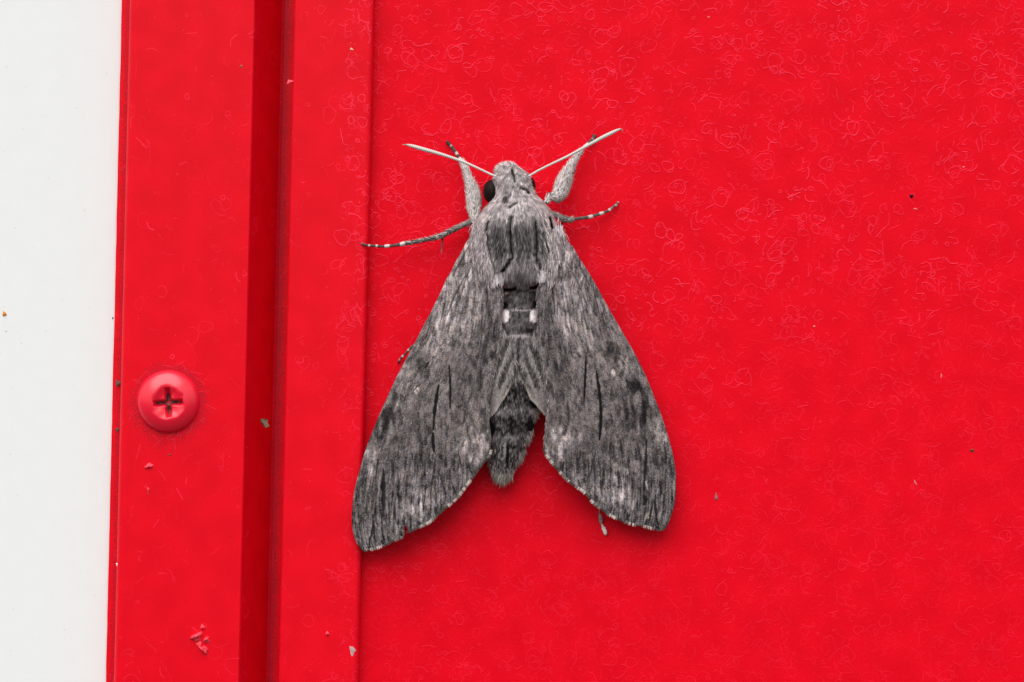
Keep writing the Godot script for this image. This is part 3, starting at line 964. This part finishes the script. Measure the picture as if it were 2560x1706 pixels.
func build_body() -> MeshInstance3D:
	for l in LINES:
		var p := []
		for q in l: p.append(Vector2(q[0], q[1]))
		line_pts.append(p)
	noise.frequency = 0.06
	var s := Shape.new()
	var rows := 210
	var cols := 61
	var dip := func(px: float, py: float) -> float:      # furrows between the tufts of hair
		var z := 0.0
		for k in line_pts.size():
			var d := path_dist(Vector2(px, py), line_pts[k])
			z -= 0.45 * exp(-pow(d / 4.0, 2.0))
		return z
	s.grid(rows, cols, func(j: int, i: int) -> void:
		var py := lerpf(404.0, 1208.0, j / (rows - 1.0))
		var a := PI - TAU * i / (cols - 1.0)
		var p := body_at(py, a)
		var z := p.z
		if sin(a) > 0.1: z += dip.call(p.x, p.y) + 0.12 * noise.get_noise_2d(p.x * 0.7, p.y * 0.7)
		s.put(on_moth(p.x, p.y, z), body_tone(p.x, p.y)))
	var o := obj("body", s.commit(), tinted(0.9, 0.15), moth)
	# the coat: fine tapered hairs, combed backwards
	var f := Shape.new()
	for k in 27000:
		var py: float
		var where := rng.randf()
		if where < 0.2: py = rng.randf_range(406.0, 505.0)
		elif where < 0.66: py = rng.randf_range(500.0, 722.0)
		elif where < 0.78: py = rng.randf_range(728.0, 960.0)
		else: py = rng.randf_range(940.0, 1206.0)
		var a := rng.randf_range(-0.12, PI + 0.12)
		var p := body_at(py, a)
		var q := body_at(py, a + 0.04)
		var r := body_at(py + 2.0, a)
		var o3 := on_moth(p.x, p.y, p.z)
		var e1 := on_moth(q.x, q.y, q.z) - o3
		var e2 := on_moth(r.x, r.y, r.z) - o3
		var up := e2.cross(e1).normalized()
		if up.dot(Vector3(cos(a), 0, sin(a))) < 0.0: up = -up
		var d: float = dip.call(p.x, p.y) if sin(a) > 0.0 else 0.0
		if d < -0.12: continue
		var flow := Vector2(0.22 * (p.x - table(BODY, py, 1)) / 60.0 + rng.randfn(0.0, 0.16), 1.0)
		var long := 1.0
		if py < 505.0:
			flow = Vector2((p.x - 1284.0) / 60.0 + rng.randfn(0.0, 0.35), clampf((py - 425.0) / 35.0, -0.8, 1.0) + rng.randfn(0.0, 0.2))
			if absf(flow.x) + absf(flow.y) < 0.4: flow.y = 0.6
			long = 0.62
		elif py < 560.0: long = 0.85
		elif py < 728.0: long = 0.95
		elif py > 728.0 and py < 940.0: long = 0.45
		elif py > 940.0: long = 0.5 + 0.35 * smoothstep(1165.0, 1195.0, py)
		flow = flow.normalized()
		var tip := on_moth(p.x + flow.x * 10.0, p.y + flow.y * 10.0, p.z)
		var dir := tip - o3
		dir = (dir - up * dir.dot(up)).normalized()
		dir = (dir + up * rng.randf_range(0.04, 0.26)).normalized()
		var spread := 1.06 + rng.randfn(0.0, 0.26)
		var len := rng.randf_range(0.7, 1.45) * long
		var reach := len * 15.0
		if p.y < 735.0:      # hairs stop short of the furrows
			for e in 4:
				if minf(dip.call(p.x + flow.x * reach, p.y + flow.y * reach), dip.call(p.x + flow.x * reach * 0.5, p.y + flow.y * reach * 0.5)) < -0.1: reach *= 0.5
			len = reach / 15.0
			if len < 0.12: continue
		var c := body_tone(p.x + flow.x * reach * 0.6 + rng.randfn(0, 0.8), p.y + flow.y * reach * 0.6) * clampf(spread, 0.5, 1.7)
		hair(f, o3 + Vector3(0, 0, d * MM * 0.6), dir, up, len * MM, rng.randf_range(0.065, 0.125) * MM, c, rng.randf_range(0.0, 0.05) * MM)
	for tuft in [[1234, 704, 9, 225], [1355, 696, 8, 205], [1375, 700, 5, 205], [1253, 703, 6, 165], [1200, 600, 13, 190], [1398, 588, 9, 200]]:
		for k in 170:    # white tufts where the wings join
			var x: float = tuft[0] + rng.randfn(0.0, tuft[2] * 0.5)
			var y: float = tuft[1] + rng.randfn(0.0, 6.0) - 8.0
			var v := clampf(tuft[3] + rng.randfn(0.0, 18.0), 90.0, 246.0)
			var d := Vector3(rng.randfn(0.0, 0.16), -1.0, rng.randf_range(-0.3, 0.1)).normalized()
			hair(f, on_moth(x, y, 8.5 if tuft[1] > 650 else 8.3), d, Vector3.BACK, rng.randf_range(0.5, 1.1) * MM, rng.randf_range(0.06, 0.11) * MM, lin(v, v * 0.955, v * 0.975), 0.00004)
	for k in 900:        # loose fringes along the sides of the hind segments
		var y: float = [1030.0, 1092.0, 1138.0][k % 3] + rng.randfn(0.0, 9.0)
		var side := 1.0 if rng.randf() < 0.62 else -1.0
		var e := body_at(y, 0.15 if side > 0.0 else PI - 0.15)
		var v := rng.randf_range(85, 185)
		var d := Vector3(side * rng.randf_range(0.02, 0.4), -1.0, rng.randf_range(-0.1, 0.15)).normalized()
		hair(f, on_moth(e.x - side * rng.randf_range(0.0, 14.0), e.y, e.z + rng.randf_range(0.0, 1.2)), d, Vector3(side * 0.6, 0, 0.8), rng.randf_range(0.5, 1.25) * MM, rng.randf_range(0.06, 0.1) * MM, lin(v, v * 0.955, v * 0.94), 0.00003)
	for k in 700:        # brush at the tail
		var x := 1256.0 + rng.randfn(0.0, 11.0)
		x = clampf(x, 1232.0, 1280.0)
		var v := rng.randf_range(70, 165)
		var root := on_moth(x, 1194.0 + rng.randf_range(-26.0, 6.0) - absf(x - 1256.0) * 0.35, rng.randf_range(2.2, 3.9))
		var d := Vector3((x - 1258.0) * 0.008 - 0.02, -1.0, rng.randf_range(-0.15, 0.05)).normalized()
		hair(f, root, d, Vector3.BACK, rng.randf_range(0.4, 1.7) * MM, rng.randf_range(0.06, 0.11) * MM, lin(v, v * 0.95, v * 0.9), 0.00002)
	for side in [-1, 1]:   # shoulder tufts that spill on to the wings
		for k in 2200:
			var t := rng.randf()
			var x: float = (lerpf(1186.0, 1228.0, t) if side < 0 else lerpf(1398.0, 1376.0, t)) + rng.randfn(0.0, 5.0)
			var y := lerpf(585.0, 684.0, t) + rng.randfn(0.0, 13.0)
			var z := lerpf(7.6, 8.3, t) + rng.randf_range(-0.1, 0.7)
			if side < 0: z = maxf(z, wing_z(x, y, true) + 0.1)
			else: z = maxf(z, wing_z(x, y, false) + 0.1)
			var v := clampf(rng.randfn(156.0, 34.0) - 20.0 * (noise.get_noise_2d(x * 2.0, y) + 0.1), 70.0, 222.0)
			var o3 := on_moth(x, y, z)
			var d := Vector3(side * (0.15 - 0.35 * (1.0 - t)) * -0.6 + rng.randfn(0.0, 0.14), -1.0, rng.randf_range(-0.1, 0.12)).normalized()
			hair(f, o3, d, Vector3.BACK, rng.randf_range(0.6, 1.5) * MM, rng.randf_range(0.07, 0.13) * MM, lin(v * 1.03, v * 0.955, v * 0.965), 0.00006)
	var fur := obj("fur", f.commit(), tinted(0.8, 0.2, 0.15), o)
	fur.set_meta("kind", "stuff")
	return o


func build_eyes() -> void:
	for e in [[1229, 478, 21.5, 29, "large black eye at the left of the head"], [1318, 466, 21, 27, "black eye mostly hidden by fur at the right of the head"]]:
		var m := SphereMesh.new()
		m.radius = 1.0
		m.height = 2.0
		m.radial_segments = 40
		m.rings = 20
		var o := obj("eye", m, plain(Color(0.115, 0.08, 0.075), 0.5, 0.2), moth)
		o.position = on_moth(e[0], e[1], 4.2)
		o.scale = Vector3(e[2] * PX, e[3] * PX, 0.0018)
		o.set_meta("label", e[4])


# points as [x, y, z mm, width px, tone]
func limb(s: Shape, pts: Array, sides := 12, squash := 1.0) -> void:
	var P := PackedVector3Array()
	var R := PackedFloat32Array()
	var C := PackedColorArray()
	for k in pts.size() - 1:
		for i in 6:
			var t := i / 6.0
			var q := []
			for f in 5:
				q.append(cubic_interpolate(pts[k][f], pts[k + 1][f], pts[maxi(k - 1, 0)][f], pts[mini(k + 2, pts.size() - 1)][f], t) if f < 3 else lerpf(pts[k][f], pts[k + 1][f], t))
			P.append(on_moth(q[0], q[1], q[2]))
			R.append(q[3] * 0.5 * PX)
			var v: float = lerpf(pts[k][4], pts[k + 1][4], smoothstep(0.3, 0.7, t)) + rng.randf_range(-9, 9)
			C.append(lin(v * 1.03, v * 0.97, v * 0.95))
	var e: Array = pts[pts.size() - 1]
	P.append(on_moth(e[0], e[1], e[2]))
	R.append(e[3] * 0.5 * PX)
	C.append(lin(e[4], e[4] * 0.96, e[4] * 0.94))
	tube(s, P, R, C, sides, squash)


func fuzz(s: Shape, pts: Array, count: int, length: float, tone: float, spread: float, dark := 0.12) -> void:
	for k in count:
		var i := rng.randi_range(0, pts.size() - 2)
		var t := rng.randf()
		var a: Array = pts[i]
		var b: Array = pts[i + 1]
		var x := lerpf(a[0], b[0], t)
		var y := lerpf(a[1], b[1], t)
		var axis := Vector2(b[0] - a[0], b[1] - a[1]).normalized()
		var w := lerpf(a[3], b[3], t) * 0.5
		var an := rng.randf_range(-0.25, PI + 0.25)
		var out := Vector2(-axis.y, axis.x) * cos(an)
		var p := on_moth(x + out.x * w * 0.95, y + out.y * w * 0.95, lerpf(a[2], b[2], t) + w * PX / MM * sin(an) * 0.95)
		var up := Vector3(out.x, -out.y, maxf(sin(an), 0.0) + 0.05).normalized()
		var d := (Vector3(axis.x, -axis.y, 0.0) + up * rng.randf_range(0.1, 0.5) + Vector3(rng.randfn(0, spread), rng.randfn(0, spread), 0)).normalized()
		var v := clampf(rng.randfn(tone + 34.0, 16.0), 40.0, 232.0)
		if rng.randf() < dark * 2.2: v *= rng.randf_range(0.45, 0.75)
		hair(s, p, d, up, rng.randf_range(0.6, 1.3) * length * MM, rng.randf_range(0.07, 0.13) * MM, lin(v * 1.02, v * 0.975, v * 0.97), 0.00002)


func build_leg(label: String, upper: Array, fur_count: int, lower: Array, spurs: Array, tone: float) -> void:
	var s := Shape.new()
	limb(s, upper, 16, 0.85)
	var o := obj("leg", s.commit(), tinted(0.85, 0.2), moth)
	o.set_meta("label", label)
	if fur_count > 0:
		var f := Shape.new()
		fuzz(f, upper, fur_count, 0.55, tone, 0.25)
		obj("fur", f.commit(), tinted(0.85, 0.2), o).set_meta("kind", "stuff")
	if lower.size() > 0:
		var g := Shape.new()
		limb(g, lower, 10)
		var foot := obj("tarsus", g.commit(), tinted(0.7, 0.3), o)
	for sp in spurs:
		var g := Shape.new()
		limb(g, sp, 8)
		obj("spur", g.commit(), tinted(0.7, 0.3), o)


func build_legs() -> void:
	var a := [[1190, 556, 3.4, 18, 150], [1186, 540, 3.4, 27, 168], [1184, 520, 3.4, 36, 172], [1184, 496, 3.3, 41, 172], [1181, 476, 3.2, 37, 172], [1176, 460, 3.0, 27, 178], [1170, 444, 2.8, 21, 184], [1165, 428, 2.6, 18, 190], [1160, 412, 2.3, 15, 190], [1154, 401, 2.0, 13, 200]]
	build_leg("left foreleg, pale and furry, crossing under the left antenna", a, 1500, [[1154, 402, 1.9, 12, 205], [1149, 394, 1.7, 9, 190], [1145, 388, 1.5, 8, 60], [1140, 379, 1.2, 8, 185], [1136, 373, 1.1, 8, 75], [1129, 364, 0.9, 8, 60], [1126, 360, 0.8, 7, 150], [1122, 356, 0.7, 8, 52], [1117, 350, 0.35, 8, 50], [1113, 348, 0.1, 3, 60]], [], 182.0)
	var b := [[1366, 508, 3.6, 12, 66], [1374, 490, 3.6, 17, 84], [1384, 490, 3.5, 22, 140], [1393, 490, 3.4, 34, 165], [1402, 478, 3.3, 41, 170], [1408, 460, 3.2, 43, 172], [1414, 444, 3.1, 40, 172], [1420, 430, 3.0, 33, 174], [1427, 416, 2.8, 23, 180], [1434, 403, 2.6, 18, 188], [1443, 388, 2.3, 15, 188], [1453, 376, 2.0, 11, 196]]
	build_leg("right foreleg, pale and furry, crossing under the right antenna", b, 1600, [[1452, 378, 1.9, 10, 190], [1462, 364, 1.5, 9, 190], [1470, 357, 1.2, 9, 180], [1475, 353, 1.0, 9, 70], [1481, 346, 0.8, 9, 66], [1484, 343, 0.7, 8, 130], [1487, 338, 0.6, 9, 70], [1489, 333, 0.4, 8, 66], [1485, 330, 0.1, 3, 80]], [], 182.0)
	var c := [[1186, 549, 3.2, 15, 120], [1166, 558, 3.2, 14, 118], [1151, 564, 3.1, 14, 112], [1132, 573, 3.1, 14, 104], [1113, 583, 3.0, 14, 98], [1100, 589, 3.0, 14, 92], [1090, 592, 3.0, 13, 190], [1083, 594, 3.0, 11, 84], [1044, 602, 3.0, 10, 88], [1012, 608, 3.0, 10, 90]]
	build_leg("left middle leg reaching out to the red trim edge", c, 320, [[1014, 607, 3.0, 10, 90], [1008, 608, 3.0, 11, 196], [1001, 610, 3.0, 11, 190], [994, 611, 3.0, 8, 72], [976, 614, 3.0, 7, 70], [970, 614, 3.0, 9, 196], [962, 615, 3.0, 9, 190], [956, 615, 3.0, 6, 66], [945, 615, 3.0, 6, 66], [940, 614, 3.0, 8, 190], [935, 614, 2.95, 6, 70], [926, 613, 2.9, 5, 70], [921, 613, 2.9, 7, 180], [916, 612, 2.85, 5, 70], [906, 610, 2.75, 5, 76], [901, 607, 2.6, 5, 110]], [[[1105, 594, 2.8, 5, 60], [1104, 612, 2.6, 4, 90], [1102, 632, 2.5, 2, 120]]], 115.0)
	var d := [[1376, 532, 3.2, 12, 125], [1386, 535, 3.2, 13, 122], [1397, 539, 3.2, 14, 116], [1408, 545, 3.1, 17, 104], [1420, 548, 3.0, 15, 92], [1427, 548, 2.9, 13, 180], [1432, 547, 2.8, 12, 176]]
	build_leg("right middle leg, dark with pale joints, raised at its tip", d, 260, [[1430, 547, 2.8, 11, 176], [1436, 546, 2.7, 8, 88], [1466, 542, 2.2, 8, 88], [1473, 541, 2.0, 10, 180], [1481, 539, 1.9, 10, 184], [1486, 537, 1.8, 7, 84], [1497, 534, 1.6, 7, 84], [1503, 532, 1.5, 10, 186], [1509, 530, 1.4, 9, 180], [1514, 528, 1.3, 7, 74], [1521, 525, 1.1, 6, 76], [1526, 522, 1.0, 8, 190], [1530, 519, 0.9, 7, 120], [1537, 513, 0.7, 6, 84], [1543, 510, 0.6, 7, 140], [1546, 505, 0.5, 6, 84], [1549, 502, 0.3, 6, 170]], [[[1408, 552, 2.7, 4, 80], [1405, 562, 2.5, 4, 90], [1401, 574, 2.4, 2, 120]]], 115.0)
	build_leg("tip of the left hind leg poking out beneath the left wing", [[1050, 850, 1.9, 6, 90], [1032, 864, 1.6, 6, 90], [1024, 871, 1.5, 6, 80], [1019, 876, 1.4, 7, 185]], 0, [[1019, 876, 1.4, 7, 185], [1015, 880, 1.3, 5, 80], [1009, 887, 1.1, 5, 78], [1004, 892, 1.0, 7, 180], [1001, 895, 0.9, 5, 80], [997, 900, 0.6, 6, 150], [993, 905, 0.3, 5, 60], [991, 909, 0.1, 2, 70]], [], 100.0)


func build_antennae() -> void:
	for left in [true, false]:
		var path: Array = [[1240, 443, 6.6, 6.5], [1228, 438, 6.5, 6.5], [1197, 423, 6.2, 7], [1164, 408, 5.9, 8], [1126, 394, 5.6, 9], [1088, 382, 5.4, 10.5], [1056, 373, 5.2, 12], [1036, 367, 5.1, 11], [1024, 363.5, 5.0, 8], [1016, 362, 5.0, 4], [1010, 362, 5.0, 2.2], [1003, 363, 4.9, 1.2]]
		if not left:
			path = [[1322, 443, 6.8, 6.5], [1331, 437, 6.7, 6.5], [1350, 426, 6.5, 6.5], [1386, 408, 6.2, 7], [1421, 391, 5.9, 8], [1465, 367, 5.6, 9.5], [1503, 346, 5.4, 11], [1527, 334, 5.2, 11.5], [1543, 326, 5.1, 8], [1551, 323, 5.0, 4.5], [1556, 325, 4.9, 2.6], [1557, 333, 4.7, 1.2]]
		var P := PackedVector3Array()
		var R := PackedFloat32Array()
		var C := PackedColorArray()
		var count := 0
		for k in path.size() - 1:
			var seg := Vector2(path[k + 1][0] - path[k][0], path[k + 1][1] - path[k][1]).length()
			var steps := maxi(int(seg / 1.5), 2)
			for i in steps:
				var t := float(i) / steps
				var q := []
				for f in 4: q.append(cubic_interpolate(path[k][f], path[k + 1][f], path[maxi(k - 1, 0)][f], path[mini(k + 2, path.size() - 1)][f], t))
				P.append(on_moth(q[0], q[1], q[2]))
				var ringed: bool = path[k][3] > 5.0
				var dip := 1.0 if count % 3 or not ringed else 0.93
				R.append(maxf(q[3] * 0.84, 0.8) * 0.5 * PX * dip)
				var v := 200.0 if dip == 1.0 else 160.0
				if path[k][3] < 4.6: v = 150.0
				C.append(lin(v, v * 0.985, v * (0.965 if path[k][3] > 4.6 else 0.85)))
				count += 1
		var s := Shape.new()
		tube(s, P, R, C, 12)
		var o := obj("antenna", s.commit(), tinted(0.5, 0.3), moth)
		o.set_meta("label", "left antenna, white and ribbed with a fine hooked tip" if left else "right antenna, white and ribbed, its hooked tip bent down")


func build_moth() -> void:
	var c := at(1285.0, 853.0, MOTH_Z)
	origin = Vector3(c.x, c.y, 0)
	moth = thing("moth", "large furry grey hawk moth with streaked folded wings clinging to the red panel", "moth", origin)
	build_body()
	build_eyes()
	build_wing(true)
	build_wing(false)
	build_hindwing(true)
	build_hindwing(false)
	build_antennae()
	build_legs()


# ---------------------------------------------------------------- specks and litter
func speck(called: String, label: String, category: String, px: float, py: float, rx: float, ry: float, z: float, col: Color, turn := 0.0, group := "") -> void:
	var o := obj(called, flake(rx * PX, ry * PX, minf(rx, ry) * 0.9 * PX, turn, col), tinted(0.7))
	var p := at(px, py, z)
	o.position = Vector3(p.x, p.y, z - 0.00003)
	tag(o, label, category, group)


func build_litter() -> void:
	var g := "specks of dirt stuck to the paint"
	speck("dirt_speck", "tiny black speck on the upper right of the red panel", "speck", 2279, 491, 5, 5, 0.0, lin(34, 20, 22), 0, g)
	speck("dirt_speck", "small brown speck on the lower right of the red panel", "speck", 2431, 1127, 5, 5, 0.0, lin(110, 66, 52), 0, g)
	speck("dirt_speck", "pale upright fleck on the right of the red panel above the brown speck", "speck", 2354, 940, 2.2, 6, 0.0, lin(226, 110, 120), 0, g)
	speck("dirt_speck", "pale slanted fleck left of the brown speck on the red panel", "speck", 2289, 1207, 2, 8, 0.0, lin(200, 120, 124), 0.5, g)
	speck("dirt_speck", "pale dash just below the black speck on the red panel", "speck", 2289, 522, 6, 2, 0.0, lin(222, 112, 116), -0.2, g)
	speck("dirt_speck", "pale dot near the right edge above the black speck", "speck", 2410, 418, 2.6, 2.6, 0.0, lin(226, 120, 124), 0, g)
	speck("dirt_speck", "pale dot on the red panel near the top right of centre", "speck", 1772, 43, 3.4, 2.6, 0.0, lin(226, 120, 120), 0.3, g)
	speck("dirt_speck", "pale crumb on the red panel right of the right wing", "speck", 2036, 816, 3, 2.4, 0.0, lin(228, 130, 132), 0, g)
	speck("dirt_speck", "grey smudge of grit right of the right wing tip", "speck", 1791, 1243, 4, 10, 0.0, lin(150, 90, 98), 0.1, g)
	speck("dirt_crumb", "orange grain stuck on the white wall at the left edge", "crumb", 10, 785, 5.2, 6.2, -0.0015, lin(196, 120, 42), 0.2)
	speck("dirt_speck", "black mite-like speck on the white wall beside the trim edge", "speck", 281, 796, 2, 3.6, -0.0015, lin(40, 40, 40), -0.3, g)
	speck("dirt_speck", "faint rusty dot on the white wall below the orange grain", "speck", 15, 829, 2, 1.6, -0.0015, lin(150, 110, 110), 0, g)
	speck("dirt_clump", "grey dirt clump on the trim's outer edge, the larger and upper one", "dirt", 295, 959, 7, 8, 0.0004, lin(92, 72, 66), 0.4, "clumps of dirt at the outer edge of the trim")
	speck("dirt_clump", "small grey dirt clump on the trim's outer edge below the screw level", "dirt", 293, 1075, 5, 5.5, 0.0004, lin(104, 76, 62), 0.1, "clumps of dirt at the outer edge of the trim")
	speck("dirt_speck", "white fleck on the rounded outer edge of the trim near the bottom", "speck", 292, 1412, 2.4, 4, 0.0018, lin(240, 225, 235), 0, g)
	speck("dirt_crumb", "tan crumb on the screwed face of the trim near the top", "crumb", 603, 166, 4, 3.4, FACE, lin(150, 104, 86), 0.5)
	speck("dirt_crumb", "cream crumb on the inner face of the trim near the top", "crumb", 879, 123, 5, 2.6, FACE, lin(214, 180, 150), -0.5)
	speck("dirt_speck", "brown speck on the screwed face below the screw", "speck", 423, 1138, 3.4, 3, FACE, lin(120, 70, 62), 0, g)
	# a chip of old paint lodged on the slope of the groove
	var s := Shape.new()
	var shape := [[-12, 9], [2, 10], [11, 8], [10, -1], [14, -9], [2, -12], [-3, -4], [-8, 1]]
	for z in [1.0, 0.0]:
		for p in shape: s.put(Vector3(p[0] * PX, p[1] * PX, (5.0 * z + 2.0 * sin(p[0])) * PX), lin(126, 118, 98) if z > 0 else lin(70, 62, 52))
	var n := shape.size()
	for k in range(1, n - 1): s.tri(0, k, k + 1)
	for k in n:
		var b := (k + 1) % n
		s.tri(k, k + n, b); s.tri(b, k + n, b + n)
	var o := obj("paint_chip", s.commit(false), tinted(0.8))
	var c := at(659.0, 1057.0, 0.0)
	o.position = Vector3(c.x, c.y, 0.0004)
	o.rotation.y = 0.75
	tag(o, "jagged grey chip of debris caught on the slope of the trim groove", "debris")
	# a wisp of grey fluff hanging under the right wing
	var f := Shape.new()
	var P := PackedVector3Array()
	var R := PackedFloat32Array()
	var C := PackedColorArray()
	var base := at(1503.0, 1300.0, 0.001)
	var wisp := [[1499, 1272, 1.2, 150], [1499, 1284, 1.4, 140], [1501, 1290, 4.0, 135], [1503, 1300, 6.0, 128], [1503, 1308, 4.0, 140], [1506, 1314, 2.0, 200], [1508, 1319, 5.0, 190], [1512, 1327, 7.0, 215], [1514, 1335, 6.0, 205], [1514, 1341, 1.4, 160]]
	for k in wisp.size() - 1:
		for i in 4:
			var t := i / 4.0
			var p := at(lerpf(wisp[k][0], wisp[k + 1][0], t), lerpf(wisp[k][1], wisp[k + 1][1], t), 0.001)
			P.append(Vector3(p.x - base.x, p.y - base.y, 0.0))
			R.append(lerpf(wisp[k][2], wisp[k + 1][2], t) * PX * rng.randf_range(0.7, 1.05))
			var v: float = lerpf(wisp[k][3], wisp[k + 1][3], t) + rng.randf_range(-22, 22)
			C.append(lin(v, v * 0.95, v * 0.95))
	tube(f, P, R, C, 7, 0.6)
	var w := obj("fluff", f.commit(), tinted(0.9))
	w.position = Vector3(base.x, base.y, 0.0004)
	tag(w, "thin wisp of grey fluff hanging just below the right wing", "fluff")


# ---------------------------------------------------------------- scene
func _ready() -> void:
	rng.seed = 20
	noise.seed = 3
	noise.noise_type = FastNoiseLite.TYPE_SIMPLEX_SMOOTH
	noise.fractal_type = FastNoiseLite.FRACTAL_NONE
	noise_f.seed = 41
	noise_f.noise_type = FastNoiseLite.TYPE_SIMPLEX
	noise_f.fractal_type = FastNoiseLite.FRACTAL_FBM
	noise_f.fractal_octaves = 5
	noise_f.fractal_gain = 0.6
	noise_f.frequency = 0.022
	noise_b.seed = 5
	noise_b.noise_type = FastNoiseLite.TYPE_SIMPLEX
	noise_b.fractal_type = FastNoiseLite.FRACTAL_NONE

	var cam := Camera3D.new()
	cam.name = "camera"
	add_child(cam)
	cam.position = Vector3(0, 0, DIST)
	cam.rotation.z = ROLL
	cam.fov = rad_to_deg(2.0 * atan(853.0 * PX / DIST))
	cam.near = 0.01
	cam.far = 10.0
	cam.current = true

	var env := Environment.new()
	env.background_mode = Environment.BG_SKY
	var sky := ProceduralSkyMaterial.new()        # an overcast sky: brightest overhead
	sky.sky_top_color = Color(0.74, 0.76, 0.78)
	sky.sky_horizon_color = Color(0.47, 0.485, 0.50)
	sky.sky_curve = 0.35
	sky.ground_bottom_color = Color(0.27, 0.265, 0.26)
	sky.ground_horizon_color = Color(0.33, 0.33, 0.325)
	sky.sun_angle_max = 1.0
	env.sky = Sky.new()
	env.sky.sky_material = sky
	env.tonemap_mode = Environment.TONE_MAPPER_LINEAR
	env.tonemap_exposure = 2.16
	env.sdfgi_enabled = true
	env.ssao_enabled = true
	env.ssil_enabled = true
	var we := WorldEnvironment.new()
	we.name = "surroundings"
	we.environment = env
	add_child(we)

	var sun := DirectionalLight3D.new()           # the bright part of the cloud, high in front
	sun.name = "sun"
	sun.light_energy = 0.5
	sun.light_angular_distance = 66.0
	sun.light_color = Color(1.0, 0.995, 0.985)
	sun.shadow_enabled = true
	add_child(sun)
	sun.look_at_from_position(Vector3(-0.26, 1.0, 0.7), Vector3.ZERO)

	build_wall()
	build_panel()
	build_trim()
	build_moth()
	build_litter()
